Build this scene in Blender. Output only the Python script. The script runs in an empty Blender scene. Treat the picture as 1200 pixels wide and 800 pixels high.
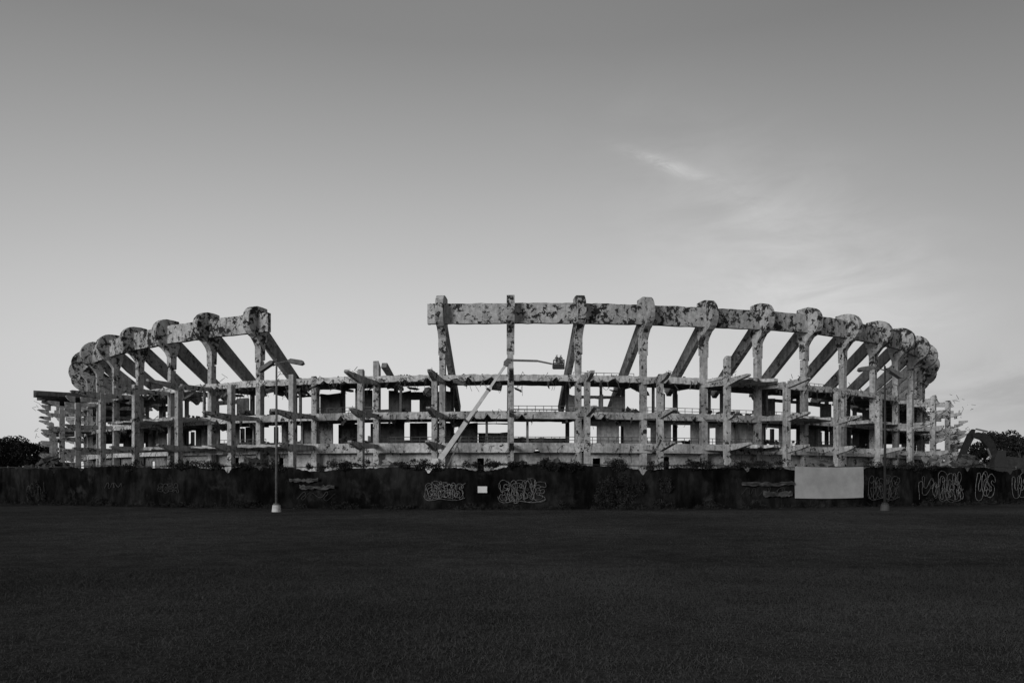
import bpy, bmesh, math, random
import numpy as np
from mathutils import Vector, Matrix
random.seed(7); rng=np.random.default_rng(7)
S=bpy.context.scene; COL=S.collection
F=878.0; EYE=1.68
S.view_settings.view_transform='Standard'; S.view_settings.look='None'; S.view_settings.exposure=0; S.view_settings.gamma=1
# ---------------------------------------------------------------- materials
def newmat(name):
    m=bpy.data.materials.new(name); m.use_nodes=True
    nt=m.node_tree; b=nt.nodes['Principled BSDF']; b.inputs['Roughness'].default_value=0.9
    b.inputs['Specular IOR Level'].default_value=0.2
    return m,nt,b
def nd(nt,t,**kw):
    n=nt.nodes.new(t)
    for k,v in kw.items(): setattr(n,k,v)
    return n
def inp(nt,sock,v):
    if isinstance(v,(int,float)): sock.default_value=v
    elif isinstance(v,tuple): sock.default_value=v
    else: nt.links.new(v,sock)
def M(nt,op,a,b=0.0,c=None,clamp=False):
    n=nd(nt,'ShaderNodeMath',operation=op,use_clamp=clamp)
    inp(nt,n.inputs[0],a); inp(nt,n.inputs[1],b)
    if c is not None: inp(nt,n.inputs[2],c)
    return n.outputs[0]
def noise(nt,vec,scale,detail=5,rough=0.6,dist=0.0):
    n=nd(nt,'ShaderNodeTexNoise'); nt.links.new(vec,n.inputs['Vector'])
    n.inputs['Scale'].default_value=scale; n.inputs['Detail'].default_value=detail
    n.inputs['Roughness'].default_value=rough; n.inputs['Distortion'].default_value=dist
    return n.outputs['Fac']
def ss(nt,v,lo,hi,a=0.0,b=1.0):
    n=nd(nt,'ShaderNodeMapRange',interpolation_type='SMOOTHSTEP'); nt.links.new(v,n.inputs[0])
    n.inputs[1].default_value=lo; n.inputs[2].default_value=hi; n.inputs[3].default_value=a; n.inputs[4].default_value=b
    return n.outputs[0]
def geopos(nt,scale=(1,1,1)):
    g=nd(nt,'ShaderNodeNewGeometry'); mp=nd(nt,'ShaderNodeMapping'); mp.inputs['Scale'].default_value=scale
    nt.links.new(g.outputs['Position'],mp.inputs['Vector']); return mp.outputs['Vector']
def concrete(name,base,blot=0.0,streak=0.5,bscale=1.1,spread=1.0):
    m,nt,b=newmat(name)
    p=geopos(nt); ps=geopos(nt,(1.3,1.3,0.12)); 
    big=ss(nt,noise(nt,p,0.16,4),0.3,0.7,0.78,1.14)
    fine=ss(nt,noise(nt,p,1.7,7,0.7),0.3,0.72,0.65,1.2)
    st=ss(nt,noise(nt,ps,1.1,4,0.7),0.42,0.70,1.0,1.0-streak)
    v=M(nt,'MULTIPLY',M(nt,'MULTIPLY',big,fine),M(nt,'MULTIPLY',st,base))
    if blot>0:
        area=ss(nt,noise(nt,p,0.25,3,0.5),0.35,0.65,-0.06*spread,0.04*spread)
        nn=M(nt,'ADD',noise(nt,p,bscale,10,0.74,0.3),area)
        mask=ss(nt,nn,0.62-blot*0.2,0.635-blot*0.2)
        n=nd(nt,'ShaderNodeMix',data_type='FLOAT'); nt.links.new(mask,n.inputs[0]); nt.links.new(v,n.inputs[2]); n.inputs[3].default_value=0.025
        v=n.outputs[0]
    nt.links.new(v,b.inputs['Base Color'])
    bp=nd(nt,'ShaderNodeBump'); bp.inputs['Strength'].default_value=0.5; bp.inputs['Distance'].default_value=0.12
    nt.links.new(noise(nt,p,2.5,6,0.7),bp.inputs['Height']); nt.links.new(bp.outputs[0],b.inputs['Normal'])
    return m
def plain(name,val,var=0.3,scale=3.0,rough=0.8,metal=0.0):
    m,nt,b=newmat(name); p=geopos(nt)
    v=M(nt,'MULTIPLY',ss(nt,noise(nt,p,scale,5,0.65),0.3,0.7,1-var,1+var),val)
    nt.links.new(v,b.inputs['Base Color']); b.inputs['Roughness'].default_value=rough; b.inputs['Metallic'].default_value=metal
    return m
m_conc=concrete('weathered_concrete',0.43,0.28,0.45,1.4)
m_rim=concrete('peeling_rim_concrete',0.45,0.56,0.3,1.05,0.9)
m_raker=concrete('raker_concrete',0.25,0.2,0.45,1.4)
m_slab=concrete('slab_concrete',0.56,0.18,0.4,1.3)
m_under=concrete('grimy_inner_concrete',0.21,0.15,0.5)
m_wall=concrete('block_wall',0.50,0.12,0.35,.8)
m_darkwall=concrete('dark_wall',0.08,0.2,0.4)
m_debris=concrete('rubble',0.10,0.25,0.2)
m_lightrub=concrete('pale_rubble',0.24,0.2,0.2)
m_rebar=plain('rusty_rebar',0.04)
m_steel=plain('galvanised_steel',0.12,0.3,6,0.5)
m_white=plain('white_paint',0.6,0.12,2,0.5)
m_boom=plain('pale_boom_paint',0.5,0.15,1.2,0.5)
m_sign=plain('banner_sheet',0.34,0.16,0.9,0.7)
m_foot=plain('footing_concrete',0.5,0.2,4)
m_foot2=plain('dull_footing_concrete',0.06,0.2,4)
m_graf=plain('spray_paint',0.15,0.55,7)
m_graf2=plain('faded_spray_paint',0.06,0.5,9)
m_dark=plain('dark_machine_paint',0.035,0.3,2,0.5)
m_rubber=plain('rubber',0.02)
m_glass=plain('dark_glass',0.03,0.1,1,0.1)
m_bark=plain('bark',0.06,0.4,8)
m_leaf=plain('leaves',0.026,0.6,1.5,1.0)
m_farleaf=plain('far_foliage',0.03,0.5,0.2,1.0)
m_vine=plain('vine_leaves',0.028,0.7,3,1.0)
for m_ in (m_leaf,m_vine,m_farleaf): m_.node_tree.nodes['Principled BSDF'].inputs['Specular IOR Level'].default_value=0.05
m_cloth=plain('work_clothes',0.08)
m_skin=plain('skin',0.3,0.1)
m_helmet=plain('helmet_shell',0.7,0.05)
m_tarp=plain('tarp_plastic',.06,.6,3)
m_screen,nt,b=newmat('windscreen_fabric')
p=geopos(nt); pv=geopos(nt,(1.0,1.0,0.35))
a=ss(nt,noise(nt,p,0.35,4),0.35,0.7,0.4,1.6); c=ss(nt,noise(nt,pv,2.2,6,0.7),0.35,0.7,0.5,1.5)
h=ss(nt,noise(nt,p,0.8,7,0.72),0.55,0.74,0.0,0.024)
nt.links.new(M(nt,'ADD',M(nt,'MULTIPLY',M(nt,'MULTIPLY',a,c),0.013),h),b.inputs['Base Color']); b.inputs['Specular IOR Level'].default_value=0.0
m_ground,nt,b=newmat('lawn_soil')
p=geopos(nt); a=ss(nt,noise(nt,p,0.12,5,0.6),0.3,0.7,0.72,1.28); c=ss(nt,noise(nt,p,14,6,0.75),0.3,0.72,0.5,1.5)
e=ss(nt,noise(nt,p,1.6,5,0.7),0.3,0.7,0.75,1.25)
nt.links.new(M(nt,'MULTIPLY',M(nt,'MULTIPLY',a,M(nt,'MULTIPLY',c,e)),0.050),b.inputs['Base Color'])
bp=nd(nt,'ShaderNodeBump'); bp.inputs['Strength'].default_value=0.6; bp.inputs['Distance'].default_value=0.05
nt.links.new(noise(nt,p,22,5,0.7),bp.inputs['Height']); nt.links.new(bp.outputs[0],b.inputs['Normal']); b.inputs['Specular IOR Level'].default_value=0.0
m_grass,nt,b=newmat('grass_blades')
p=geopos(nt); a=ss(nt,noise(nt,p,0.12,5,0.6),0.3,0.7,0.72,1.28); c=ss(nt,noise(nt,p,30,2,0.6),0.3,0.7,0.7,1.4)
nt.links.new(M(nt,'MULTIPLY',M(nt,'MULTIPLY',a,c),0.052),b.inputs['Base Color']); b.inputs['Specular IOR Level'].default_value=0.0
# ---------------------------------------------------------------- builders
class MB:
    def __init__(s): s.v=[]; s.f=[]
    def add(s,vs,fs):
        o=len(s.v); s.v+= [tuple(v) for v in vs]; s.f+=[tuple(i+o for i in f) for f in fs]; return s
    def box(s,c,size,R=None,jit=0.0,taper=1.0):
        vs=[]
        for z in (-.5,.5):
            for x,y in ((-.5,-.5),(.5,-.5),(.5,.5),(-.5,.5)):
                t=taper if z>0 else 1.0
                v=Vector((x*size[0]*t,y*size[1]*t,z*size[2]))
                if jit: v+=Vector([random.uniform(-jit,jit)*q for q in size])
                if R is not None: v=R@v
                vs.append(v+Vector(c))
        return s.add(vs,[(0,3,2,1),(4,5,6,7),(0,1,5,4),(1,2,6,5),(2,3,7,6),(3,0,4,7)])
    def cyl(s,p0,p1,r0,r1=None,n=8):
        r1=r0 if r1 is None else r1
        p0=Vector(p0);p1=Vector(p1);d=(p1-p0).normalized()
        a=d.orthogonal().normalized(); b=d.cross(a); vs=[]
        for p,r in ((p0,r0),(p1,r1)):
            for i in range(n):
                t=2*math.pi*i/n; vs.append(p+a*math.cos(t)*r+b*math.sin(t)*r)
        fs=[(i,(i+1)%n,n+(i+1)%n,n+i) for i in range(n)]+[tuple(range(n-1,-1,-1)),tuple(range(n,2*n))]
        return s.add(vs,fs)
    def tube(s,pts,radii,n=8):
        for i in range(len(pts)-1): s.cyl(pts[i],pts[i+1],radii[i],radii[i+1],n)
        return s
    def prism(s,prof,o,ax,ay,at,th):
        o=Vector(o);n=len(prof);vs=[]
        for sg in (-.5,.5):
            for (x,y) in prof: vs.append(o+Vector(ax)*x+Vector(ay)*y+Vector(at)*(th*sg))
        fs=[tuple(range(n)),tuple(range(2*n-1,n-1,-1))]+[(i,n+i,n+(i+1)%n,(i+1)%n) for i in range(n)]
        return s.add(vs,fs)
WL={}
def obj(name,mb,mat,parent=None,smooth=False,origin=None,recalc=True):
    V=np.array([tuple(v) for v in mb.v],dtype=float)
    if origin is None:
        mn=V.min(0);mx=V.max(0); origin=np.array([(mn[0]+mx[0])/2,(mn[1]+mx[1])/2,mn[2]])
    else: origin=np.array(origin,dtype=float)
    me=bpy.data.meshes.new(name); me.from_pydata((V-origin).tolist(),[],mb.f)
    if recalc:
        bm=bmesh.new(); bm.from_mesh(me); bmesh.ops.recalc_face_normals(bm,faces=bm.faces); bm.to_mesh(me); bm.free()
    me.materials.append(mat)
    if smooth: me.polygons.foreach_set('use_smooth',[True]*len(me.polygons))
    ob=bpy.data.objects.new(name,me); COL.objects.link(ob); place(ob,origin,parent); return ob
def place(ob,w,parent):
    w=Vector([float(q) for q in w]); WL[ob.name]=w
    if parent is not None:
        ob.parent=parent; ob.location=w-WL[parent.name]
    else: ob.location=w
def empty(name,w,parent=None):
    ob=bpy.data.objects.new(name,None); COL.objects.link(ob); ob.empty_display_size=0.5; place(ob,w,parent); return ob
def tag(ob,label,cat,group=None,kind=None):
    ob['label']=label; ob['category']=cat
    if group: ob['group']=group
    if kind: ob['kind']=kind
def quads(centers,size,flat=0.0):
    n=len(centers); a=rng.normal(size=(n,3)); a/=np.linalg.norm(a,axis=1)[:,None]
    b=rng.normal(size=(n,3)); b-= (b*a).sum(1)[:,None]*a; b/=np.linalg.norm(b,axis=1)[:,None]
    s=size*rng.uniform(.5,1.2,n)[:,None]
    V=np.stack([centers-a*s*.5,centers+b*s*.35,centers+a*s*.5,centers-b*s*.35],1).reshape(-1,3)
    return V
def leafobj(name,centers,size,mat,parent=None,origin=None):
    V=quads(centers,size); n=len(centers)
    me=bpy.data.meshes.new(name)
    o=np.array(origin if origin is not None else [centers[:,0].mean(),centers[:,1].mean(),centers[:,2].min()],dtype=float)
    me.vertices.add(n*4); me.vertices.foreach_set('co',(V-o).ravel())
    me.loops.add(n*4); me.loops.foreach_set('vertex_index',np.arange(n*4))
    me.polygons.add(n); me.polygons.foreach_set('loop_start',np.arange(n)*4); me.polygons.foreach_set('loop_total',np.full(n,4))
    me.update(calc_edges=True); me.materials.append(mat)
    ob=bpy.data.objects.new(name,me); COL.objects.link(ob); place(ob,o,parent); return ob
def blobs(cs,n,soft=0.0):
    out=[]
    w=np.array([c[3]*c[4]*c[5] for c in cs])**0.7; w/=w.sum()
    for c,ww in zip(cs,w):
        k=max(6,int(n*ww)); d=rng.normal(size=(k,3)); d/=np.linalg.norm(d,axis=1)[:,None]
        r=rng.uniform(0.35,1.08,k)**0.6+soft*np.abs(rng.normal(size=k))
        out.append(np.array(c[:3])+d*r[:,None]*np.array(c[3:]))
    return np.concatenate(out)
# ---------------------------------------------------------------- ground
mb=MB(); mb.add([(-2500,-300,0),(2500,-300,0),(2500,4000,0),(-2500,4000,0)],[(0,1,2,3)])
g=obj('ground',mb,m_ground,origin=(0,0,0)); tag(g,'dark mown lawn stretching to the fence','ground',kind='structure')
def blades(n,d0,d1,h,w):
    u=rng.uniform(0,1,n); d=np.sqrt(d0**2+u*(d1**2-d0**2))
    x=rng.uniform(-.80,.80,n)*d
    patch=0.8+0.25*np.sin(x*.9+1.3*np.sin(d*.7))*np.sin(d*.6+.5*np.sin(x*.37))+.2*np.sin(x*3.1+d*1.7)*np.sin(d*2.9-x*1.3)
    hh=h*rng.uniform(.5,1.25,n)*patch ; th=rng.uniform(0,6.283,n); ww=w*rng.uniform(.6,1.3,n)
    lx=rng.normal(0,.7,n)*hh; ly=rng.normal(0,.7,n)*hh
    z=np.zeros(n)
    A=np.stack([x-np.cos(th)*ww,d-np.sin(th)*ww,z],1); B=np.stack([x+np.cos(th)*ww,d+np.sin(th)*ww,z],1); C=np.stack([x+lx,d+ly,hh],1)
    return np.stack([A,B,C],1).reshape(-1,3)
V=np.concatenate([blades(160000,5.0,14,.042,.004),blades(110000,14,38.5,.035,.006)])
n=len(V)//3; me=bpy.data.meshes.new('grass'); me.vertices.add(n*3); me.vertices.foreach_set('co',V.ravel())
me.loops.add(n*3); me.loops.foreach_set('vertex_index',np.arange(n*3)); me.polygons.add(n)
me.polygons.foreach_set('loop_start',np.arange(n)*3); me.polygons.foreach_set('loop_total',np.full(n,3)); me.update(calc_edges=True)
me.materials.append(m_grass); gr=bpy.data.objects.new('grass',me); COL.objects.link(gr); tag(gr,'short dark grass blades covering the lawn','grass',kind='stuff')
# ---------------------------------------------------------------- stadium
CX,CY=-1.8,230.0
DP=5.48
def phi(k): return math.radians(0.8+DP*k)
def er(p): return Vector((math.sin(p),-math.cos(p),0))
def et(p): return Vector((math.cos(p),math.sin(p),0))
C0=Vector((CX,CY,0))
ks=[-15,-11,-9,-4,0,3,5,8,10,12,15]; ds=[-3.2,-1.5,-.4,0,0,.4,1.1,1.4,1.2,-.2,-1.6]
def dz(k): return float(np.interp(k,ks,ds))
stad=empty('stadium',(CX,CY,0)); tag(stad,'ruined round concrete stadium shell, half demolished, behind the screened fence','stadium')
def bandgeo(mb,p0,p1,r0,r1,zb,zt,n=8,jb=0.0,jt=0.0,jr=0.0,dz0=0,dz1=0,miss=0.0):
    vs=[]
    for i in range(n+1):
        t=i/n; q=dz0+(dz1-dz0)*t
        def P(r,z):
            a=C0+er(p0)*r; b=C0+er(p1)*r; v=a.lerp(b,t); return Vector((v.x,v.y,z))
        a=random.uniform(-jr,jr)
        b1=random.uniform(-jb,jb*.4)
        if miss and random.random()<miss: b1+=(zt-zb)*random.uniform(.3,.7)
        vs+=[P(r0,zb+q+b1),P(r1+a,zb+q+b1),P(r1+a,zt+q+random.uniform(-jt,jt)),P(r0,zt+q)]
    fs=[]
    for i in range(n):
        for j in range(4):
            a=i*4+j;b=i*4+(j+1)%4; fs.append((a,b,b+4,a+4))
    fs+=[(0,3,2,1),(n*4,n*4+1,n*4+2,n*4+3)]
    mb.add(vs,fs)
LV=[7.1,12.0,17.8]
HEADS=[k for k in range(-14,15) if k not in (-3,-2)]
arc=[(113.2+2.45*math.cos(math.radians(a)),27.55+2.6*math.sin(math.radians(a))) for a in (84,66,48,30,12,-6,-24,-42,-60,-76)]
head=[(111.0,30.05),(112.2,30.15)]+arc+[(113.1,24.3),(112.66,23.6),(112.62,21.0),(111.55,21.4),(111.5,23.6),(110.9,25.4),(110.7,27.6)]
def randR(): return Matrix.Rotation(random.uniform(0,6.28),3,'Z')@Matrix.Rotation(random.uniform(-.7,.7),3,'X')@Matrix.Rotation(random.uniform(-.7,.7),3,'Y')
for k in range(-14,15):
    p=phi(k); E=er(p); T=et(p); w=C0+E*112; d=dz(k)
    fr=empty('structural_frame',(w.x,w.y,0),stad)
    hasH=k in HEADS
    top=21.2+d if hasH else {-3:18.2,-2:20.3}[k]
    mb=MB(); rb=111.55
    prof=[(rb,0),(rb+1.05,0),(rb+1.05,top),(rb+.02,top if hasH else top-.9)]
    mb.prism(prof,C0,E,(0,0,1),T,.92); obj('column',mb,m_conc,fr)
    if hasH:
        mb=MB(); pr=[(r+random.uniform(-.03,.03),z+d+random.uniform(-.03,.03)) for r,z in head]
        mb.prism(pr,C0,E,(0,0,1),T,1.2); obj('rim_head',mb,m_rim,fr)
        if abs(k)<=2: low=[(96.5,13.2),(95.8,14.6)]
        else: low=[(100.6,16.3),(99.6,17.7)]
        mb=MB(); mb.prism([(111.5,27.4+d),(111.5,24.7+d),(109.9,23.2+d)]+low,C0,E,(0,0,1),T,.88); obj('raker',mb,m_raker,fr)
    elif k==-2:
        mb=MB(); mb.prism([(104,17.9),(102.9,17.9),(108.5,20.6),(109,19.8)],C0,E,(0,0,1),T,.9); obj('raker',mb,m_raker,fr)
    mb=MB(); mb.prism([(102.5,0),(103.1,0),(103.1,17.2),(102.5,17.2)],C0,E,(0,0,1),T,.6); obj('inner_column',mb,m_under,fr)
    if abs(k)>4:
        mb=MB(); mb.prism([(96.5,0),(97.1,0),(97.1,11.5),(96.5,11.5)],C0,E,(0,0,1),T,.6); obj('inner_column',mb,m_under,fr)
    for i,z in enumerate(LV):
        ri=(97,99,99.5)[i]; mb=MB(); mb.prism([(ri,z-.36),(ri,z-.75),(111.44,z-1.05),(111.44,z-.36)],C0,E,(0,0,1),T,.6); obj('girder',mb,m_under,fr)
    otop={3:20.6,-2:17.9,1:17.4,2:17.4,4:16.6,0:17.4,-1:17.2,-3:17.6}.get(k,16.8+random.uniform(-.8,1.0))
    if abs(k)>=10: otop=random.uniform(10,15.5)
    if k not in(13,14,-13,-14):
        mb=MB(); mb.prism([(118.4,0),(119.35,0),(119.33,otop),(118.9,otop+random.uniform(-.3,.2)),(118.42,otop-random.uniform(0,.5))],C0,E,(0,0,1),T,.82); obj('outer_column',mb,m_conc,fr)
    for i,z in enumerate(LV):
        if abs(k)>=8: tip=(121.8,121.2,119.9 if k>0 else 121.2)[i]+random.uniform(-.6,.4)
        else: tip=random.uniform(121.8,125.0)
        if random.random()<.2 and k not in(-2,3): continue
        zz=z-.15+(-.5 if i==2 else 0)+random.uniform(-.12,.12)
        mb=MB()
        mb.prism([(112.64,zz),(112.64,zz-.6),(117.6,zz-.9),(118.39,zz-.95),(118.39,zz)],C0,E,(0,0,1),T,.58)
        mb.prism([(119.37,zz),(119.37,zz-1.1),(120.0,zz-1.0),((119.4+tip)/2+.3,zz-.55-random.uniform(0,.2)),(tip-.15,zz-.28),(tip+random.uniform(-.1,.2),zz-.1),(tip-.1,zz+.1)],C0,E,(0,0,1),T,.6)
        if abs(k)>=8:   # stacked intermediate stubs at the ends
            z2=zz-2.4; mb.prism([(119.37,z2),(119.37,z2-.8),(120.2,z2-.7),(121.4+random.uniform(-.5,.3),z2-.25),(121.2,z2+.05)],C0,E,(0,0,1),T,.6)
        obj('bracket',mb,m_conc,fr)
def rimbeam(k0,k1,f0=0.0,f1=1.0):
    pa=phi(k0)+(phi(k1)-phi(k0))*f0; pb=phi(k0)+(phi(k1)-phi(k0))*f1
    mb=MB(); bandgeo(mb,pa,pb,112.7,113.5,25.8,28.9,12,.06,.07,0,dz(k0),dz(k1)); obj('rim_beam',mb,m_rim,stad)
for k in range(-14,14):
    if k in(-4,-3,-2): continue
    rimbeam(k,k+1)
rimbeam(-2,-1,.80,1.0); rimbeam(-4,-3,0,.25)
for k in range(-14,14):
    pa,pb=phi(k),phi(k+1)
    left=-7<=k<=-1
    for i,z in enumerate(LV):
        ri=(95,97,101)[i]
        if not(i==2 and random.random()<(.3 if left else .15)):
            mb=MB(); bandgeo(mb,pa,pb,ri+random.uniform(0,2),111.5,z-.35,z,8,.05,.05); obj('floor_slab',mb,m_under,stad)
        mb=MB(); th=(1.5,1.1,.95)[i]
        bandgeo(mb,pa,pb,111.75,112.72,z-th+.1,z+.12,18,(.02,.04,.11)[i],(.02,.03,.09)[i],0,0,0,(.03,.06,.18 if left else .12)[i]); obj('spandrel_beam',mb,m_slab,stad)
    for i,z in enumerate(LV):
        if abs(k+.5)>8.5:
            if i<2 and random.random()<(.5 if k>0 else .65):
                f=random.uniform(.3,1)
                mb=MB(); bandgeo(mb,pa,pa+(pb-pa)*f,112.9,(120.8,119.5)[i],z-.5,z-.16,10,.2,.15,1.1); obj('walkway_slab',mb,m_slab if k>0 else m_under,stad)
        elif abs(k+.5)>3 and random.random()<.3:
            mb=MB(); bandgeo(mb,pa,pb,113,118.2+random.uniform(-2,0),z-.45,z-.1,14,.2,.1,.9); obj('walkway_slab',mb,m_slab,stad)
mb=MB(); bandgeo(mb,phi(-12.6),phi(-10.4),113,121.2,20.0,20.7,34,.7,.4,1.5); obj('broken_roof_slab',mb,m_darkwall,stad)
def wall(k0,k1,r,zb,zt,mat,openings=(),jt=0.0):
    pa=phi(k0);pb=phi(k1); mb=MB()
    ts=sorted(set([0,1]+[t for o in openings for t in o[:2]]))
    for a,b2 in zip(ts[:-1],ts[1:]):
        A=pa+(pb-pa)*a;B=pa+(pb-pa)*b2
        os=[o for o in openings if o[0]<=a+1e-6 and o[1]>=b2-1e-6]
        if not os: bandgeo(mb,A,B,r-.2,r,zb,zt,max(1,int(9*(b2-a))),0,jt)
        else:
            o=os[0]
            if o[2]>zb: bandgeo(mb,A,B,r-.2,r,zb,o[2],2,0,.1)
            if o[3]<zt: bandgeo(mb,A,B,r-.2,r,o[3],zt,2,.1)
    obj('wall',mb,mat,stad)
for k in range(-13,13):
    ops=[]
    if random.random()<.5: a=random.uniform(.15,.6); ops.append((a,a+random.uniform(.06,.12),0.2,random.choice((5.2,4.9))))
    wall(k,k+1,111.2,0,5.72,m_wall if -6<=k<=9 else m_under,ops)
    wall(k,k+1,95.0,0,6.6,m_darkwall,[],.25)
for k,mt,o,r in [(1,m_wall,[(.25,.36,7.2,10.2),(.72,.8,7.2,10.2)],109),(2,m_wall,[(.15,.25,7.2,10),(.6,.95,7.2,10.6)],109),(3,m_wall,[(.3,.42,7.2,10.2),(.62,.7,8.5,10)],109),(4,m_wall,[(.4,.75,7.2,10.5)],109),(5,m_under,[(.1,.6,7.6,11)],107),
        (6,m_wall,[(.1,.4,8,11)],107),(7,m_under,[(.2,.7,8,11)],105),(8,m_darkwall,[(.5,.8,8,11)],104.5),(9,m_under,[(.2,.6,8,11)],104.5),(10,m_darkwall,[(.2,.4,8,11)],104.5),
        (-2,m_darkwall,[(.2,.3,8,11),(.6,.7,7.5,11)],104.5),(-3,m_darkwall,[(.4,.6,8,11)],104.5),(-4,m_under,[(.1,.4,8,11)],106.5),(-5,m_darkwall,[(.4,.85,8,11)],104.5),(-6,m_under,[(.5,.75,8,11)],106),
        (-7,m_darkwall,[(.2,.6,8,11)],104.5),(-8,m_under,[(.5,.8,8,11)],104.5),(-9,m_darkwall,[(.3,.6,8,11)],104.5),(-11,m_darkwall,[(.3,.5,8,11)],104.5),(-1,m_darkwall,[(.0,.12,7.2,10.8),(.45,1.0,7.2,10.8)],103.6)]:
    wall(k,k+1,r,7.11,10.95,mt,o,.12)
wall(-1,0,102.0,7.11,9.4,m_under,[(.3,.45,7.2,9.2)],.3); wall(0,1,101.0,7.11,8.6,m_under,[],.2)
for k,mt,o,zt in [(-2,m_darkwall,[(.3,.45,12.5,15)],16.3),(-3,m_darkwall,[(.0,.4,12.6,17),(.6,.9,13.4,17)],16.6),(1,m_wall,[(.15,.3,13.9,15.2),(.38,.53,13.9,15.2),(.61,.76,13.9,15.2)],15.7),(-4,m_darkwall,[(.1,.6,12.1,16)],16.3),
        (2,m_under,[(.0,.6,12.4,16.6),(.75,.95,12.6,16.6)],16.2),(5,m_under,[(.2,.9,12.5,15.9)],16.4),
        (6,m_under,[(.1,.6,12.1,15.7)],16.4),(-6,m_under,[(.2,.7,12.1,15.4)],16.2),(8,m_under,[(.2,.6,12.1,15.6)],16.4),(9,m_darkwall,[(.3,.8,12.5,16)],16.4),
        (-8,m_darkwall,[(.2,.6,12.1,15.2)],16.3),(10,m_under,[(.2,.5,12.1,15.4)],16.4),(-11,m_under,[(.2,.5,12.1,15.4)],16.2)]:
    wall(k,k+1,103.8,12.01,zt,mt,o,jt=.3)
for (k,z,r) in [(0,7.15,110.5),(0,7.15,100),(1,12.05,108),(3,12.05,110.8),(-3,12.05,110.8),(-1,7.15,110.6),(2,7.15,110.6),(-1,12.05,101),(0,12.05,104),(4,7.15,110.6),(-5,7.15,110.6),(6,12.05,110.6),(0,12.05,110.8),(2,12.05,110.8),(4,12.05,110.8),(3,7.15,110.6),(1,7.15,110.6),(-2,7.15,110.6),(5,7.15,110.6),(1,17.85,108),(5,17.85,109)]:
    mb=MB(); 
    for i in range(9):
        p=phi(k)+(phi(k+1)-phi(k))*i/8; q=C0+er(p)*r; mb.cyl((q.x,q.y,z),(q.x,q.y,z+1.15),.05,n=5)
    a=C0+er(phi(k))*r;b2=C0+er(phi(k+1))*r
    for h in (.6,1.13): mb.cyl((a.x,a.y,z+h),(b2.x,b2.y,z+h),.05,n=5)
    obj('railing',mb,m_steel,stad)
# thin intermediate props between the floors
for kk in (-6.5,-5.4,-4.6,-3.5,-2.4,-1.6,-.5,.45,1.5,2.4,3.6,4.5,5.5,6.4,7.5):
    for i in (0,1):
        if random.random()<.55:
            p=phi(kk+random.uniform(-.2,.2)); q=C0+er(p)*random.uniform(107,111); z0=LV[i]; z1=LV[i+1]-.35
            mb=MB(); mb.box((q.x,q.y,(z0+z1)/2),(.38,.38,z1-z0),Matrix.Rotation(p,3,'Z')); obj('prop',mb,m_under,stad)
mb=MB()
for j in range(-8,9):
    if j in(-5,2): continue
    p=math.pi+math.radians(5.4*j); E=er(p); T=et(p); zt=random.choice((14,17.5,18,20))
    mb.prism([(111.5,0),(112.6,0),(112.6,zt),(111.5,zt-.5)],C0,E,(0,0,1),T,1.0)
    mb.prism([(102,0),(103,0),(103,12),(102,12)],C0,E,(0,0,1),T,.8)
    if random.random()<.6: mb.prism([(112,17),(112,15.4),(97,7.0),(96,8.2)],C0,E,(0,0,1),T,.8)
    p2=p+math.radians(5.4)
    bandgeo(mb,p,p2,100,112.7,6.0,7.1,6,.1,.1)
    if random.random()<.8: bandgeo(mb,p,p2,103,112.7,11.2,12,8,.2,.1)
    if random.random()<.35: bandgeo(mb,p,p2,106,112.7,16.4,17.1,8,.3,.2)
obj('opposite_stand',mb,m_under,stad)
mb=MB(); mr=MB(); ml=MB()
for k10 in range(-140,140):
    left=-70<k10<0
    for rep in range(6 if left else 4):
        kk=k10/10+random.random()*.1; p=phi(kk); i=random.choice((0,1,1,2,2,2)); z=LV[i]
        if random.random()<.4:
            s=random.uniform(.08,.45); q=C0+er(p)*(111.6-random.random()**2*8); mb.box((q.x,q.y,z+s*.25+.1),(s*1.6,s,s*.6),randR(),.22)
        elif random.random()<.5:
            q=C0+er(p)*(112.4+random.uniform(-.5,.3)); L=random.uniform(.2,1.3)
            mb.box((q.x,q.y,z-.8-L*.4),(random.uniform(.06,.35),random.uniform(.06,.2),L),randR(),.3)
        if random.random()<.5:
            q=C0+er(p)*112.7; a=Vector((q.x,q.y,z-.3)); b2=a+Vector((random.uniform(-.8,.8),random.uniform(-.8,.2),random.uniform(-1.8,.8)))
            c2=b2+Vector((random.uniform(-.5,.5),0,-random.uniform(.2,1))); mr.cyl(a,b2,.04,n=4); mr.cyl(b2,c2,.04,n=4)
for _ in range(56):
    kk=random.choice((random.uniform(-8,-.3),random.uniform(-13,13))); p=phi(kk); i=random.choice((1,2,2)); z=LV[i]; q=C0+er(p)*random.uniform(106,112.6)
    W_=random.uniform(1.0,3.0); R=Matrix.Rotation(p,3,'Z')@Matrix.Rotation(random.uniform(-.9,.9),3,'X')@Matrix.Rotation(random.uniform(-.45,.45),3,'Y')
    ml.box((q.x,q.y,z-.9-random.uniform(0,.8)),(W_,random.uniform(.6,1.8),.22),R,.18)
    for _ in range(4):
        a=q+R@Vector((random.uniform(-.5,.5)*W_,0,0)); a.z=z-.8; b2=a+Vector((random.uniform(-.7,.7),random.uniform(-.4,.2),-random.uniform(.5,2))); mr.cyl(a,b2,.04,n=4)
for k in range(-13,14):
    p=phi(k)
    for rep in range(9):
        q=C0+er(p)*random.uniform(119,123)+et(p)*random.uniform(-.4,.4); z=random.choice(LV)-.3
        a=Vector((q.x,q.y,z)); b2=a+Vector((random.uniform(-1.1,1.1),random.uniform(-.5,.5),random.uniform(-1.4,.7))); mr.cyl(a,b2,.04,n=4)
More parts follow.
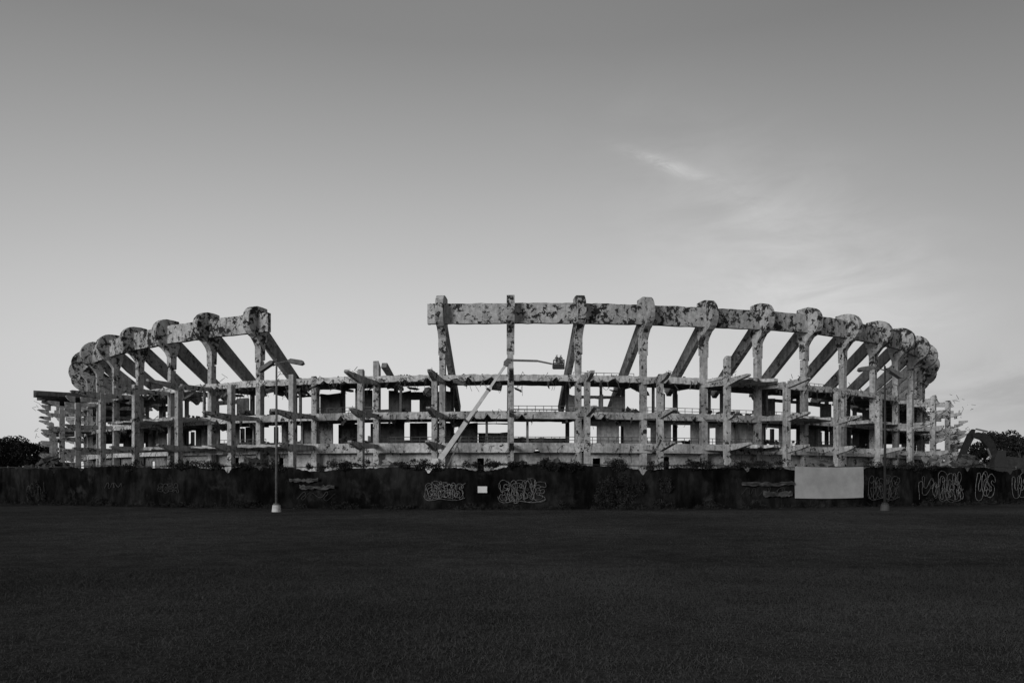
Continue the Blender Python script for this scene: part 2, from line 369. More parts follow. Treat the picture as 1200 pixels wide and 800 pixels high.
for _ in range(60):
    kk=random.choice([random.uniform(-13,-.6),random.uniform(1,13)]); p=phi(kk); q=C0+er(p)*random.uniform(102,110); z=random.choice((7.1,12,12))
    for _ in range(8):
        s=random.uniform(.3,1.0); mb.box((q.x+random.uniform(-1.4,1.4),q.y+random.uniform(-1,1),z+random.uniform(0,1.2)),(s,s*.7,s*.6),randR(),.3)
q=C0+er(phi(-1.25))*110.5
for _ in range(24):
    s=random.uniform(.3,.8); mb.box((q.x+random.gauss(0,.45),q.y+random.gauss(0,.4),15.6+random.gauss(0,.45)),(s,s,s*.8),randR(),.3)
o=obj('loose_debris',mb,m_debris,stad); o['kind']='stuff'
o=obj('broken_slabs',ml,m_under,stad); o['kind']='stuff'
o=obj('hanging_rebar',mr,m_rebar,stad); o['kind']='stuff'
# ---------------------------------------------------------------- fence
def yf(x): return 40+9*(x/33.0)**2
def fx(px):
    x=0
    for _ in range(30): x=(px-600)/F*yf(x)
    return x
fence=empty('construction_fence',(0,40,0)); tag(fence,'long fence covered with dark torn windscreen fabric and graffiti','fence')
xs=np.arange(-45,45.1,3.0)
def hf(x):
    return 2.36+.05*math.sin(x*.7)+.05*math.sin(x*.23+1)
for x0,x1 in zip(xs[:-1],xs[1:]):
    nx,nz=34,14; mb=MB(); vs=[]; fs=[]
    sag=random.choice((0,.03,.06,.12,.2)); ph=random.uniform(0,6); drop=random.uniform(0,.08); tear=random.random()<.4; tx=random.uniform(.2,.8)
    fw=random.uniform(2,6); am=random.uniform(.3,1)
    for i in range(nx+1):
        t=i/nx; x=x0+(x1-x0)*t; y=yf(x0)+(yf(x1)-yf(x0))*t
        top=hf(x)-drop-sag*math.sin(math.pi*t)-.02*abs(math.sin(t*14+ph))
        if tear: top-=.28*math.exp(-((t-tx)/.05)**2)
        for j in range(nz+1):
            u=j/nz; z=.04+u*(top-.04+(random.uniform(-.03,.03) if j==nz else 0))
            yy=y+am*(.03*math.sin(x*fw+ph+3*u)+.02*math.sin(x*11+u*7+ph*2))+.05*math.sin(u*6+x*1.1+ph)*u*(1-u)*2+.01*math.sin(x*23+u*13)
            vs.append((x,yy-.05 if 0<i<nx else y-.03,z))
    for i in range(nx):
        for j in range(nz):
            a=i*(nz+1)+j; fs.append((a,a+nz+1,a+nz+2,a+1))
    mb.add(vs,fs); obj('fabric_screen',mb,m_screen,fence,smooth=True,recalc=False)
for x in xs:
    mb=MB(); mb.cyl((x,yf(x)+.06,0),(x,yf(x)+.06,hf(x)+.1),.035,n=8); obj('fence_post',mb,m_steel,fence)
for x0,x1 in zip(xs[:-1],xs[1:]):
    mb=MB(); mb.cyl((x0,yf(x0)+.06,hf(x0)+.0),(x1,yf(x1)+.06,hf(x1)+.0),.025,n=6); obj('top_rail',mb,m_dark,fence)
def tangent(x): return math.atan(18*x/33.0**2)
def strokes(cx,zc,lines,mat,stroke,off=.14):
    y=yf(cx); cu=bpy.data.curves.new('s','CURVE'); cu.dimensions='3D'; cu.bevel_depth=stroke; cu.bevel_resolution=0; cu.resolution_u=5
    for L in lines:
        sp=cu.splines.new('BEZIER'); sp.bezier_points.add(len(L)-1)
        for q,b_ in zip(L,sp.bezier_points):
            b_.co=(q[0],q[1],0); b_.handle_left_type='AUTO'; b_.handle_right_type='AUTO'; b_.radius=random.uniform(.6,1.35)
    t=bpy.data.objects.new('s',cu); COL.objects.link(t); bpy.context.view_layer.update()
    M4=Matrix.Translation((cx,y-off,zc))@Matrix.Rotation(tangent(cx),4,'Z')@Matrix.Rotation(math.radians(90),4,'X')@Matrix.Diagonal((1,1,.3,1))
    dg=bpy.context.evaluated_depsgraph_get(); me=bpy.data.meshes.new_from_object(t.evaluated_get(dg))
    co=np.empty(len(me.vertices)*3); me.vertices.foreach_get('co',co); co=co.reshape(-1,3)
    w=np.array([list(M4@Vector(c)) for c in co]); o=w.mean(0)
    me.vertices.foreach_set('co',(w-o).ravel()); me.update(); me.materials.clear(); me.materials.append(mat)
    bpy.data.objects.remove(t)
    ob=bpy.data.objects.new('graffiti',me); COL.objects.link(ob); place(ob,o,fence); return ob
GL={
'G':[[(.9,.75),(.6,1),(.2,.95),(.0,.55),(.1,.1),(.5,-.02),(.95,.1),(1,.5),(.6,.55),(.6,.38),(.75,.33),(.55,.22),(.32,.35),(.3,.65),(.55,.75),(.9,.75)]],
'E':[[(.9,.98),(.3,1.02),(.05,.8),(.2,.55),(.0,.25),(.25,.0),(.9,.0),(1,.2),(.6,.28),(.5,.38),(.85,.45),(.85,.6),(.5,.62),(.55,.74),(.95,.78),(.9,.98)]],
'M':[[(.0,.0),(.02,.6),(.1,1),(.35,1),(.5,.7),(.65,1),(.9,1),(1,.5),(1,.0),(.75,-.02),(.72,.5),(.55,.25),(.42,.25),(.28,.55),(.25,.0),(.0,.0)]],
'S':[[(.9,.95),(.4,1.05),(.05,.8),(.15,.5),(.55,.4),(.5,.25),(.1,.28),(.05,.05),(.5,-.05),(.95,.15),(.9,.5),(.5,.65),(.6,.78),(.95,.72),(.9,.95)]],
'R':[[(.05,.0),(.0,.6),(.1,1),(.6,1.05),(.95,.8),(.75,.45),(1,.05),(.75,-.05),(.5,.3),(.35,.3),(.32,-.02),(.05,.0)],[(.38,.6),(.6,.68),(.5,.8),(.36,.76),(.38,.6)]],
'B':[[(.05,.02),(.0,.5),(.08,1),(.6,1.05),(.9,.8),(.72,.55),(1,.3),(.7,-.03),(.3,-.04),(.05,.02)],[(.35,.65),(.55,.7),(.5,.82),(.35,.8),(.35,.65)],[(.35,.2),(.6,.25),(.55,.4),(.35,.4),(.35,.2)]],
'U':[[(.0,1),(.0,.3),(.25,-.05),(.75,-.05),(1,.3),(1,1),(.7,1.03),(.68,.45),(.5,.28),(.33,.45),(.3,1.0),(.0,1)]],
'K':[[(.02,.0),(.05,1),(.3,1),(.35,.65),(.7,1.05),(.95,.85),(.62,.5),(1,.12),(.8,-.05),(.4,.3),(.3,-.02),(.02,.0)]],
'N':[[(.0,.0),(.05,1),(.3,1),(.68,.5),(.7,1),(1,1),(.95,.0),(.7,-.02),(.32,.5),(.28,.0),(.0,.0)]],
'O':[[(.5,1.03),(.1,.85),(.0,.4),(.3,-.03),(.8,.02),(1,.5),(.85,.92),(.5,1.03)],[(.5,.65),(.4,.45),(.55,.3),(.65,.5),(.5,.65)]],
'A':[[(.0,.0),(.2,.7),(.4,1.03),(.65,1),(.85,.5),(1,.0),(.75,-.04),(.65,.2),(.38,.2),(.28,-.02),(.0,.0)],[(.45,.5),(.55,.5),(.52,.66),(.45,.5)]],
}
def piece(txt,px0,px1,ytop,ybot,mat,stroke,seed,extra=True,over=1.3):
    r=random.Random(seed); cx=fx((px0+px1)/2); s=yf(cx)/F; W_=(px1-px0)*s; H=(ybot-ytop)*s; zc=EYE+(560-(ytop+ybot)/2)*s
    n=len(txt); adv=W_/n; lines=[]
    for i,chh in enumerate(txt):
        lw=adv*over*r.uniform(.85,1.1); lh=H*r.uniform(.82,1.1); ox=-W_/2+adv*(i+.5)+r.uniform(-.05,.05)*adv; oz=r.uniform(-.08,.08)*H; ro=r.uniform(-.2,.2)
        for st in GL[chh]:
            L=[]
            for (a,b_) in st:
                a=(a-.5)*lw+r.uniform(-.03,.03)*lw; b_=(b_-.5)*lh+r.uniform(-.03,.03)*lh
                L.append((ox+a*math.cos(ro)-b_*math.sin(ro),oz+a*math.sin(ro)+b_*math.cos(ro)))
            lines.append(L)
    if extra:
        for _ in range(8):
            x_=r.uniform(-.5,.4)*W_; z_=r.uniform(-.5,.5)*H
            lines.append([(x_+j*W_*.045,z_+r.uniform(-.25,.25)*H) for j in range(5)])
        lines.append([(-W_*.55,-.3*H),(-W_*.5,-.55*H),(-W_*.1,-.52*H),(W_*.3,-.6*H),(W_*.55,-.45*H)])
    strokes(cx,zc,lines,mat,stroke)
def scribble(px0,px1,ytop,ybot,n,mat,stroke=.02,seed=1):
    r=random.Random(seed); cx=fx((px0+px1)/2); s=yf(cx)/F; W_=(px1-px0)*s;H=(ybot-ytop)*s; zc=EYE+(560-(ytop+ybot)/2)*s
    L=[((i/(n-1)-.5)*W_+r.uniform(-.14,.14)*W_,(.45 if i%2 else -.45)*H*r.uniform(.4,1)) for i in range(n)]
    strokes(cx,zc,[L],mat,stroke)
piece('GREMS',499,543,566,584,m_graf,.013,1); piece('EAEM',502,541,568,583,m_graf,.010,2,False)
piece('SARBE',586,637,563,586,m_graf,.013,3); piece('RSAE',590,634,566,585,m_graf,.010,4,False)
piece('REK',1094,1132,556,584,m_graf,.017,5); scribble(1070,1134,560,586,15,m_graf,.015,8); scribble(1076,1110,556,575,11,m_graf,.014,9)
piece('UGS',1138,1169,555,582,m_graf,.026,6,False,1.45); piece('US',1179,1208,555,581,m_graf,.028,7,False,1.3)
piece('NOBE',1014,1056,560,583,m_graf2,.02,8); scribble(1018,1058,566,584,14,m_graf2,.014,11)
scribble(122,148,564,573,9,m_graf2,.018,21); piece('SOBA',184,213,567,576,m_graf2,.012,9,False)
scribble(25,58,560,590,12,m_graf2,.016,23); scribble(345,394,574,586,8,m_graf2,.010,27); scribble(872,925,570,582,13,m_graf2,.010,31)
def fsheet(name,px0,px1,ytop,ybot,mat,off=.2,label=None,cat=None,wr=.03,th=.01,rag=0.0):
    x0=fx(px0);x1=fx(px1);xm=(x0+x1)/2;s=yf(xm)/F; z1=EYE+(560-ytop)*s; z0=EYE+(560-ybot)*s
    mb=MB(); nx=16;nz=8; vs=[];fs=[]
    rt=[random.uniform(-rag,rag) for _ in range(nx+1)]; rb_=[random.uniform(-rag,rag) for _ in range(nx+1)]
    for side in (0,1):
        for i in range(nx+1):
            t=i/nx;x=x0+(x1-x0)*t;y=yf(x0)+(yf(x1)-yf(x0))*t-off+side*th
            for j in range(nz+1):
                u=j/nz; vs.append((x,y+wr*math.sin(t*9+u*4)*math.sin(u*3),z0+rb_[i]*(1-u)+rt[i]*u+(z1-z0)*u-.04*math.sin(t*math.pi)*(wr>.01)))
    N=(nx+1)*(nz+1)
    for i in range(nx):
        for j in range(nz):
            a=i*(nz+1)+j; fs.append((a,a+nz+1,a+nz+2,a+1)); fs.append((N+a,N+a+1,N+a+nz+2,N+a+nz+1))
    bd=[(i*(nz+1)) for i in range(nx+1)]+[nx*(nz+1)+j for j in range(1,nz+1)]+[i*(nz+1)+nz for i in range(nx-1,-1,-1)]+[j for j in range(nz-1,0,-1)]
    for q in range(len(bd)):
        a=bd[q];b2=bd[(q+1)%len(bd)]; fs.append((b2,a,N+a,N+b2))
    mb.add(vs,fs); o=obj(name,mb,mat,None,smooth=False)
    if label: tag(o,label,cat)
    return o
fsheet('banner',930,1010,546.5,583,m_sign,label='blank pale rectangular banner hung on the dark fence',cat='banner')
fsheet('notice_board',560,571,569.5,577,m_white,wr=.0,label='small white notice fixed to the dark fence',cat='sign')
for (a,b2,t,bt) in [(340,374,560,564),(352,393,568,572),(868,930,564,568),(893,927,575,581)]:
    o=fsheet('crumpled_tarp',a,b2,t,bt,m_tarp,wr=.06,off=.22,rag=.05,label='crumpled pale plastic strip caught on the fence',cat='tarp'); o['group']='plastic strips caught on the fence'
def vine(pxs,label,name='climbing_vine',n=2500,size=.075,yo=-.12):
    cs=[]
    for (px,y0,w,h) in pxs:
        x=fx(px);s=yf(x)/F
        for _ in range(3):
            cs.append((x+random.uniform(-.7,.7)*w*s,yf(x)+yo+random.uniform(-.06,.06),EYE+(560-y0)*s+random.uniform(-.6,.6)*h*s,w*s*random.uniform(.3,.7),.16,h*s*random.uniform(.35,.8)))
    c=blobs(cs,n,.18); c[:,2]=np.maximum(c[:,2],.02); o=leafobj(name,c,size,m_vine); tag(o,label,'plant'); return o
vine([(722,560,16,14),(715,575,18,14),(738,585,16,10),(728,590,28,7),(730,545,14,8),(705,588,12,9),(745,572,10,9)],'leafy vine climbing over the dark fence','climbing_vine',9000)
vine([(42,572,10,10),(36,582,9,9),(52,580,7,10)],'leafy bush growing against the fence','bush',3500)
vine([(778,575,9,16),(772,588,12,7)],'thin vine climbing the fence','climbing_vine',2000)
for seg in [(432,520),(530,620),(625,700),(752,840),(850,930),(250,330),(340,430),(150,245),(1015,1100)]:
    vine([(random.uniform(*seg),545+random.uniform(-3,2.5),random.uniform(4,14),random.uniform(1.5,6)) for _ in range(13)],'vine tangle spilling over the fence top','climbing_vine',3600)
for c_ in [(120,588,12,6),(205,590,9,4),(290,589,14,6),(400,592,12,7),(470,593,9,4),(560,594,14,4),(655,594,10,7),(830,592,14,7),(880,591,10,8),(1090,588,14,5),(1150,587,12,5)]:
    vine([c_,(c_[0]+8,c_[1]+1,7,3),(c_[0]-9,c_[1]+2,6,3)],'small shrub at the foot of the fence','shrub',1100,.07,-.3)
cs=[]
for i in range(260):
    x=random.uniform(-42,42); cs.append((x,yf(x)-.2-abs(random.gauss(0,.4)),.05,random.uniform(.1,.5),.15,random.uniform(.05,.3)))
c=blobs(cs,16000,.15); c[:,2]=np.abs(c[:,2]); o=leafobj('weeds',c,.06,m_vine); tag(o,'low weeds along the fence base','weeds',kind='stuff')
# ---------------------------------------------------------------- street lamps
def lamp(px,pyb,htop,flip,name='street_lamp'):
    d=EYE*F/(pyb-560); x=(px-600)/F*d
    L=empty(name,(x,d,0)); 
    mb=MB(); mb.cyl((x,d,0),(x,d,.34),.23,.19,14); obj('footing',mb,m_foot if not flip else m_foot2,L)
    mb=MB(); mb.cyl((x,d,.34),(x,d,.42),.15,.15,10); mb.cyl((x,d,.42),(x,d,htop),.07,.045,12); mb.cyl((x,d,htop),(x,d,htop+.12),.06,.03,10); obj('pole',mb,m_dark if flip else m_steel,L,True)
    sg=-1 if flip else 1
    for s,dx,dzz,til in ((sg,.75,.0,-.1),(-sg,.26,-.20,-.6)):
        mb=MB(); mb.tube([(x,d,htop-.12),(x+s*dx*.5,d,htop-.02+dzz),(x+s*dx*.95,d,htop+dzz)],[.035,.03,.028],8); obj('arm',mb,m_steel,L)
        hx=x+s*(dx+.2); z=htop+dzz-.02
        mb=MB(); mb.prism([(-.34,.02),(-.28,-.10),(.30,-.15),(.42,-.06),(.36,.08),(-.2,.11)],(hx,d,z),(s,0,til),(0,0,1),(0,1,0),.40); obj('lamp_head',mb,m_steel,L)
    return L
L1=lamp(324,599.5,EYE+(560-423)*37.3/F,False); tag(L1,'tall grey twin-arm street lamp on white footing in grass','street lamp','street lamps along the lawn edge')
L2=lamp(1037,598,EYE+(560-431)*38.8/F,True); tag(L2,'tall dark twin-arm street lamp beside the pale banner','street lamp','street lamps along the lawn edge')
# ---------------------------------------------------------------- boom lift
BY=100.0
bx=-10.2; BL=empty('boom_lift',(bx,BY,0)); tag(BL,'pale boom lift with raised arm reaching the stadium frame','boom lift')
mb=MB(); mb.box((bx,BY,.95),(4.2,2.2,.6),None,0,.95); obj('chassis',mb,m_dark,BL)
for sx in(-1.5,1.5):
    for sy in(-1.15,1.15):
        mb=MB(); mb.cyl((bx+sx,BY+sy-.25,.6),(bx+sx,BY+sy+.25,.6),.6,n=20); mb.cyl((bx+sx,BY+sy-.28,.6),(bx+sx,BY+sy+.28,.6),.25,n=12); obj('wheel',mb,m_rubber,BL)
mb=MB(); mb.prism([(-2.2,1.3),(2.0,1.3),(2.0,2.0),(.6,2.4),(.4,4.3),(-.4,4.3),(-.8,2.6),(-2.2,2.6)],(bx,BY,0),(1,0,0),(0,0,1),(0,1,0),1.5); obj('turret',mb,m_white,BL)
def beam(p0,p1,h0,h1,wd):
    p0=Vector(p0);p1=Vector(p1);d=(p1-p0).normalized(); n=Vector((0,1,0)).cross(d).normalized(); L=(p1-p0).length
    mb=MB(); mb.prism([(0,-h0/2),(L,-h1/2),(L,h1/2),(0,h0/2)],p0,d,n,(0,1,0),wd); return mb
A=Vector((bx+.3,BY,3.7)); B=Vector((-.75,BY,16.9)); m1=A.lerp(B,.42); m2_=A.lerp(B,.74)
obj('main_boom',beam(A,m1,.68,.64,.5),m_boom,BL); obj('boom_extension',beam(m1,m2_,.48,.45,.4),m_boom,BL); obj('boom_extension',beam(m2_,B,.34,.32,.3),m_boom,BL)
for q,hh in((m1,.82),(m2_,.6)): obj('boom_collar',beam(q-(B-A).normalized()*.14,q+(B-A).normalized()*.14,hh,hh,hh*.9),m_dark,BL)
n_=Vector((.8,0,-.6)); obj('hose_bundle',beam(A.lerp(B,.1)+n_*.42,A.lerp(B,.55)+n_*.36,.10,.10,.2),m_dark,BL)
obj('lift_cylinder',beam(A+Vector((1.1,0,-.9)),A.lerp(B,.3)+Vector((.4,0,-.4)),.2,.16,.16),m_steel,BL)
mb=MB(); mb.cyl((B.x,BY-.32,B.z),(B.x,BY+.32,B.z),.34,n=14); mb.prism([(-.4,-.2),(.6,.15),(.65,.65),(.1,.75),(-.35,.3)],(B.x,BY,B.z),(1,0,0),(0,0,1),(0,1,0),.44); obj('knuckle',mb,m_steel,BL)
obj('jib',beam((B.x+.4,BY,B.z+.5),(3.4,BY,17.3),.28,.25,.22),m_steel,BL)
obj('jib_tip',beam((3.3,BY,17.32),(5.35,BY,16.9),.22,.2,.18),m_steel,BL)
bz=16.3; mb=MB(); mb.box((6.25,BY,bz),(1.5,.9,.1)); mb.box((5.52,BY,bz+.35),(.25,.5,.7)); mb.box((6.6,BY-.42,bz+.75),(.4,.2,.35)); mb.box((6.25,BY-.42,bz+.28),(1.4,.03,.45))
for sx in(-.7,0,.7):
    for sy in(-.42,.42): mb.cyl((6.25+sx,BY+sy,bz),(6.25+sx,BY+sy,bz+1.1),.045,n=6)
for h in(.7,1.1):
    for sy in(-.42,.42): mb.cyl((5.55,BY+sy,bz+h),(6.95,BY+sy,bz+h),.045,n=6)
    for sx in(-.7,.7): mb.cyl((6.25+sx,BY-.42,bz+h),(6.25+sx,BY+.42,bz+h),.045,n=6)
obj('basket',mb,m_dark,BL)
# ---------------------------------------------------------------- persons
def person(loc,ang,pose,label):
    J=dict(pel=(0,0,.95,.15),waist=(0,0,1.12,.13),chest=(0,.01,1.35,.16),neck=(0,.01,1.5,.06),head0=(0,-.01,1.58,.085),head1=(0,-.01,1.70,.095),top=(0,0,1.76,.06),
      hl=(.1,0,.9,.095),kl=(.11,-.03,.5,.06),al=(.11,.01,.09,.045),tl=(.12,-.17,.04,.035),hr=(-.1,0,.9,.095),kr=(-.11,-.02,.5,.06),ar=(-.11,.02,.09,.045),tr=(-.12,-.16,.04,.035),
      sl=(.19,.01,1.44,.065),el=(.26,-.05,1.18,.045),wl=(.2,-.27,1.12+pose,.03),sr=(-.19,.01,1.44,.065),e_r=(-.27,-.03,1.17,.045),wr=(-.22,-.27,1.1,.03),pl=(.19,-.34,1.12+pose,.035),pr=(-.21,-.34,1.1,.035))
    E=[('pel','waist'),('waist','chest'),('chest','neck'),('neck','head0'),('head0','head1'),('head1','top'),('pel','hl'),('hl','kl'),('kl','al'),('al','tl'),('pel','hr'),('hr','kr'),('kr','ar'),('ar','tr'),('chest','sl'),('sl','el'),('el','wl'),('chest','sr'),('sr','e_r'),('e_r','wr'),('wl','pl'),('wr','pr')]
    for sd,b in((1,'pl'),(-1,'pr')):
        q=J[b]
        for i in range(4):
            J[f'f{b}{i}']=(q[0]+(i-1.5)*.02,q[1]-.05,q[2]-.01,.009); J[f'g{b}{i}']=(q[0]+(i-1.5)*.022,q[1]-.075-.006*(i in(1,2)),q[2]-.04,.008)
            E+=[(b,f'f{b}{i}'),(f'f{b}{i}',f'g{b}{i}')]
        J[f't{b}']=(q[0]-sd*.05,q[1]-.01,q[2]-.02,.01); E.append((b,f't{b}'))
    names=list(J); me=bpy.data.meshes.new('person'); me.from_pydata([J[n][:3] for n in names],[(names.index(a),names.index(b)) for a,b in E],[])
    ob=bpy.data.objects.new('person',me); COL.objects.link(ob); md=ob.modifiers.new('s','SKIN')
    for i,n in enumerate(names): me.skin_vertices[0].data[i].radius=(J[n][3],J[n][3]*.9)
    me.skin_vertices[0].data[0].use_root=True
    sb=ob.modifiers.new('u','SUBSURF'); sb.levels=1; sb.render_levels=1
    bpy.context.view_layer.update(); m2=bpy.data.meshes.new_from_object(ob.evaluated_get(bpy.context.evaluated_depsgraph_get()))
    ob.modifiers.clear(); ob.data=m2; m2.materials.clear(); m2.materials.append(m_cloth); m2.materials.append(m_skin)
    for pl in m2.polygons:
        pl.use_smooth=True
        c=pl.center
        if c.z>1.52 or (c.y<-.3 and c.z>1): pl.material_index=1
    ob.location=loc; ob.rotation_euler=(0,0,ang); WL[ob.name]=Vector(loc); tag(ob,label,'person')
    mb=MB(); rings=5;n=14;vs=[];fs=[]
    for i in range(rings+1):
        t=i/rings*math.pi/2; 
        for j in range(n):
            a=2*math.pi*j/n; vs.append((math.cos(t)*.135*math.cos(a),math.cos(t)*.15*math.sin(a),1.68+math.sin(t)*.13))
    for i in range(rings):
        for j in range(n): fs.append((i*n+j,i*n+(j+1)%n,(i+1)*n+(j+1)%n,(i+1)*n+j))
    mb.add(vs,fs); mb.box((0,-.16,1.69),(.2,.1,.02))
    me=bpy.data.meshes.new('hard_hat'); me.from_pydata(mb.v,[],mb.f); me.materials.append(m_helmet); h=bpy.data.objects.new('hard_hat',me); COL.objects.link(h); h.parent=ob
    return ob
person((5.98,BY,bz+.05),math.radians(200),.05,'worker in dark clothes and hard hat standing in lift basket')
person((6.5,BY+.1,bz+.05),math.radians(160),.2,'worker in hard hat reaching up from lift basket')
# ---------------------------------------------------------------- excavator
EY=112.0; ex=73.0; EX=empty('excavator',(ex,EY,0)); tag(EX,'dark tracked excavator with folded arm beside rubble','excavator')
def XE(prof): return [(ex+(x-69)*.95,z*.96) for x,z in prof]
for sy in(-1.3,1.3):
    mb=MB(); mb.prism([(-2.3,.5),(-2.0,.1),(2.0,.1),(2.3,.5),(2.3,.8),(1.9,1.1),(-1.9,1.1),(-2.3,.8)],(ex,EY+sy,0),(1,0,0),(0,0,1),(0,1,0),.6); obj('track',mb,m_rubber,EX)
mb=MB(); mb.prism([(-1.6,1.3),(2.9,1.3),(3.1,2.6),(2.9,4.6),(.2,4.9),(-1.6,3.0)],(ex,EY,0),(1,0,0),(0,0,1),(0,1,0),2.7); obj('body',mb,m_dark,EX)
mb=MB(); mb.prism([(-1.8,2.0),(-.1,2.0),(-.1,5.8),(-1.3,5.8),(-1.8,4.4)],(ex,EY-.9,0),(1,0,0),(0,0,1),(0,1,0),1.1); obj('cab',mb,m_glass,EX)
def link(name,prof,mat=m_rubber,wd=.5,y=0):
    mb=MB(); mb.prism(XE(prof),(0,EY+y,0),(1,0,0),(0,0,1),(0,1,0),wd); obj(name,mb,mat,EX)
# gooseneck boom bent in the middle
link('boom',[(69.0,3.0),(68.3,2.8),(67.6,5.0),(66.9,6.6),(65.9,7.7),(64.6,8.1),(64.5,8.6),(65.4,8.9),(66.7,8.6),(67.8,7.5),(68.5,5.6)])
link('stick',[(65.3,9.3),(64.9,9.4),(64.2,8.6),(63.2,6.4),(62.4,4.3),(62.8,4.1),(63.9,5.6),(65.0,7.9)],m_rubber,.42,.5)
link('hydraulic_ram',[(66.9,8.9),(67.0,9.1),(65.2,9.5),(65.1,9.3)],m_steel,.2)
link('hydraulic_ram',[(68.0,3.4),(67.8,3.4),(66.6,6.3),(66.8,6.4)],m_steel,.2,-.4)
mb=MB(); mb.prism(XE([(62.9,4.6),(61.9,4.5),(61.1,3.7),(61.0,2.8),(61.5,3.0),(62.1,2.5),(62.8,2.9),(63.2,3.9)]),(0,EY+.5,0),(1,0,0),(0,0,1),(0,1,0),1.3); obj('bucket',mb,m_dark,EX)
# ---------------------------------------------------------------- rubble piles
def rubble(px,d,w,h,n,mat,label,smin=.3,smax=1.5):
    x=(px-600)/F*d; mb=MB()
    N=14; vs=[(x,d,h*.75)]; 
    for i in range(N):
        a=6.283*i/N; vs.append((x+math.cos(a)*w*.95,d+math.sin(a)*w*.6,0))
    mb.add(vs,[(0,1+i,1+(i+1)%N) for i in range(N)])
    for _ in range(n):
        a=random.uniform(0,6.283); t=random.random()**.7; s=random.uniform(smin,smax)
        mb.box((x+math.cos(a)*w*t,d+math.sin(a)*w*.6*t,h*(1-t)*.9+random.uniform(0,.3)),(s*1.6,s*.9,s*.35),randR(),.25)
    o=obj('rubble_pile',mb,mat); tag(o,label,'rubble',kind='stuff')
rubble(1098,100,5.0,4.9,260,m_lightrub,'heap of pale broken concrete beside the excavator',.2,1.1)
rubble(1135,103,4.5,5.2,220,m_debris,'dark debris heap under the excavator arm',.2,1.1)
rubble(720,98,3.6,4.8,110,m_lightrub,'heap of broken concrete slabs below the stadium',.2,1.2)
rubble(300,100,6,4.2,110,m_debris,'dark heap of rubble below the stadium')
rubble(60,120,8,5.2,110,m_debris,'dark heap of rubble near the stadium end')
rubble(850,97,5,3.9,80,m_debris,'low dark rubble heap behind the fence')
rubble(640,99,4,4.2,80,m_debris,'low dark rubble heap beside the boom lift')
rubble(460,98,5,4.0,90,m_lightrub,'low pale rubble heap behind the fence')
rubble(960,98,5,4.1,90,m_debris,'low rubble heap behind the banner')
# ---------------------------------------------------------------- trees
def tree(x,y,h,w,label):
    T=empty('tree',(x,y,0)); mb=MB(); mb.tube([(x,y,0),(x+.1,y,h*.25),(x,y,h*.55)],[.35,.27,.14],8)
    cs=[]
    for i in range(14):
        a=random.uniform(0,6.283); t=random.uniform(.35,1); zz=h*random.uniform(.28,.92); rr=w*.75*t*math.sin(math.pi*min(1,max(.15,(zz/h-.15)/.85)))
        c=(x+math.cos(a)*rr,y+math.sin(a)*rr,zz); r=w*random.uniform(.24,.42); cs.append((*c,r,r,r*.75))
        if i%2==0: mb.tube([(x,y,h*random.uniform(.25,.5)),c],[.12,.03],5)
    obj('trunk',mb,m_bark,T); leafobj('crown',blobs(cs,3600),.55,m_leaf,T); tag(T,label,'tree','trees beyond the site')
for px,d,h,w in [(-25,150,9.5,5),(3,175,11.0,5.5),(18,185,12.0,5.5),(34,190,11.5,5),(50,200,11,5),(-10,200,13,6),(62,215,10.5,5),(74,230,10,5),(25,215,12.5,5)]:
    tree((px-600)/F*d,d,h,w,'dark leafy tree beyond the stadium end')
for px,d,h,w in [(1150,190,10.5,5),(1164,175,12.6,4.8),(1180,165,11.8,5),(1197,160,10.6,5),(1215,160,9.8,5),(1138,210,10,5),(1190,180,11.5,5)]:
    tree((px-600)/F*d,d,h,w,'dark leafy tree behind the excavator')
cs=[]
for i in range(330):
    x=-560+i*3.4+random.uniform(-2,2); y=560+random.uniform(-12,12); h=9+3*math.sin(i*.13)+2*math.sin(i*.47)+random.uniform(-1.5,1.5); cs.append((x,y,h*.5,3.6,3,h*.5))
o=leafobj('treeline',blobs(cs,26000),2.2,m_farleaf); tag(o,'far-off dark wood along the horizon','trees',kind='stuff')
# ---------------------------------------------------------------- world
W=bpy.data.worlds.new('World'); S.world=W; W.use_nodes=True; nt=W.node_tree; bg=nt.nodes['Background']
SUN_EL=math.radians(14); az=math.radians(-38)
sd=Vector((math.sin(az)*math.cos(SUN_EL),-math.cos(az)*math.cos(SUN_EL),math.sin(SUN_EL)))
sky=nd(nt,'ShaderNodeTexSky'); sky.sky_type='NISHITA'; sky.sun_disc=False; sky.sun_elevation=SUN_EL; sky.sun_rotation=math.atan2(sd.x,sd.y)
bw=nd(nt,'ShaderNodeRGBToBW'); nt.links.new(sky.outputs[0],bw.inputs[0])
tc=nd(nt,'ShaderNodeTexCoord'); sp=nd(nt,'ShaderNodeSeparateXYZ'); nt.links.new(tc.outputs['Generated'],sp.inputs[0])
X,Y,Z=sp.outputs
ramp=nd(nt,'ShaderNodeValToRGB'); nt.links.new(M(nt,'MAXIMUM',Z,0.0),ramp.inputs[0])
el=ramp.color_ramp.elements; el[0].position=0; el[0].color=(.69,.69,.69,1); el[1].position=1; el[1].color=(.17,.17,.17,1)
for p_,c_ in((.10,.72),(.17,.70),(.27,.57),(.38,.43),(.50,.29)):
    e=el.new(p_); e.color=(c_,c_,c_,1)
ramp.color_ramp.interpolation='B_SPLINE'
azd=M(nt,'ADD',M(nt,'MULTIPLY',X,-.12),M(nt,'MULTIPLY',Y,.99))
fall=ss(nt,azd,0.62,1.0,0.66,1.0)
base=M(nt,'MULTIPLY',ramp.outputs[0],fall)
Ys=M(nt,'MAXIMUM',Y,.05); u=M(nt,'DIVIDE',X,Ys); v=M(nt,'DIVIDE',Z,Ys)
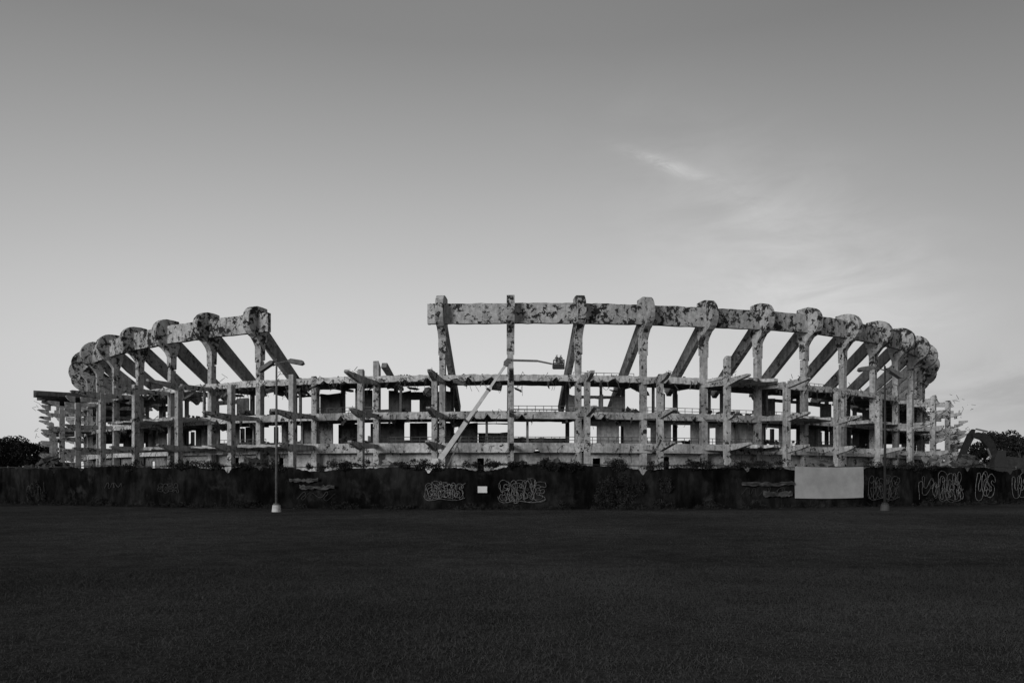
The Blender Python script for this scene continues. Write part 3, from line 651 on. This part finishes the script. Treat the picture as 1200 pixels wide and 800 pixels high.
def gauss(u0,v0,su,sv,ang):
    du=M(nt,'SUBTRACT',u,u0); dv=M(nt,'SUBTRACT',v,v0); c_,s_=math.cos(ang),math.sin(ang)
    a=M(nt,'DIVIDE',M(nt,'ADD',M(nt,'MULTIPLY',du,c_),M(nt,'MULTIPLY',dv,s_)),su); b2=M(nt,'DIVIDE',M(nt,'SUBTRACT',M(nt,'MULTIPLY',dv,c_),M(nt,'MULTIPLY',du,s_)),sv)
    q=M(nt,'ADD',M(nt,'MULTIPLY',a,a),M(nt,'MULTIPLY',b2,b2)); return M(nt,'EXPONENT',M(nt,'MULTIPLY',q,-1.0))
mp=nd(nt,'ShaderNodeMapping'); mp.inputs['Scale'].default_value=(3,3,9); mp.inputs['Rotation'].default_value=(0,.35,0); nt.links.new(tc.outputs['Generated'],mp.inputs[0])
n1=ss(nt,noise(nt,mp.outputs[0],2.2,7,.6,.5),.30,.72); n2=ss(nt,noise(nt,mp.outputs[0],5,8,.65,.8),.30,.65)
wisp=M(nt,'MULTIPLY',gauss(.205,.419,.048,.009,-.33),M(nt,'MULTIPLY',n2,.22))
wisp2=M(nt,'MULTIPLY',gauss(.32,.365,.05,.03,-.5),M(nt,'MULTIPLY',n2,.06))
dif=M(nt,'MULTIPLY',gauss(.42,.29,.26,.10,-.5),M(nt,'MULTIPLY',n1,.12))
low=M(nt,'MULTIPLY',gauss(.62,.14,.22,.07,-.1),M(nt,'MULTIPLY',n1,-.22))
low2=M(nt,'MULTIPLY',gauss(.50,.20,.25,.05,-.25),M(nt,'MULTIPLY',n1,.12))
tot=M(nt,'ADD',M(nt,'ADD',base,M(nt,'ADD',low2,wisp2)),M(nt,'ADD',wisp,M(nt,'ADD',dif,low)))
tot=M(nt,'ADD',M(nt,'MULTIPLY',tot,.9),M(nt,'MULTIPLY',bw.outputs[0],.006))
nt.links.new(tot,bg.inputs['Color']); bg.inputs['Strength'].default_value=1.0
sl=bpy.data.lights.new('sun','SUN'); sl.energy=1.9; sl.angle=math.radians(20); sl.color=(1,1,1)
so=bpy.data.objects.new('sun',sl); COL.objects.link(so); so.rotation_euler=(-sd).to_track_quat('-Z','Y').to_euler(); so.location=(-50,-60,60)
# ---------------------------------------------------------------- camera
cam=bpy.data.cameras.new('camera'); cam.sensor_width=36; cam.lens=F*36/1200; cam.shift_y=160/1200; cam.clip_end=6000; cam.clip_start=.1
co=bpy.data.objects.new('camera',cam); COL.objects.link(co); co.location=(0,0,EYE); co.rotation_euler=(math.radians(90),0,0); S.camera=co
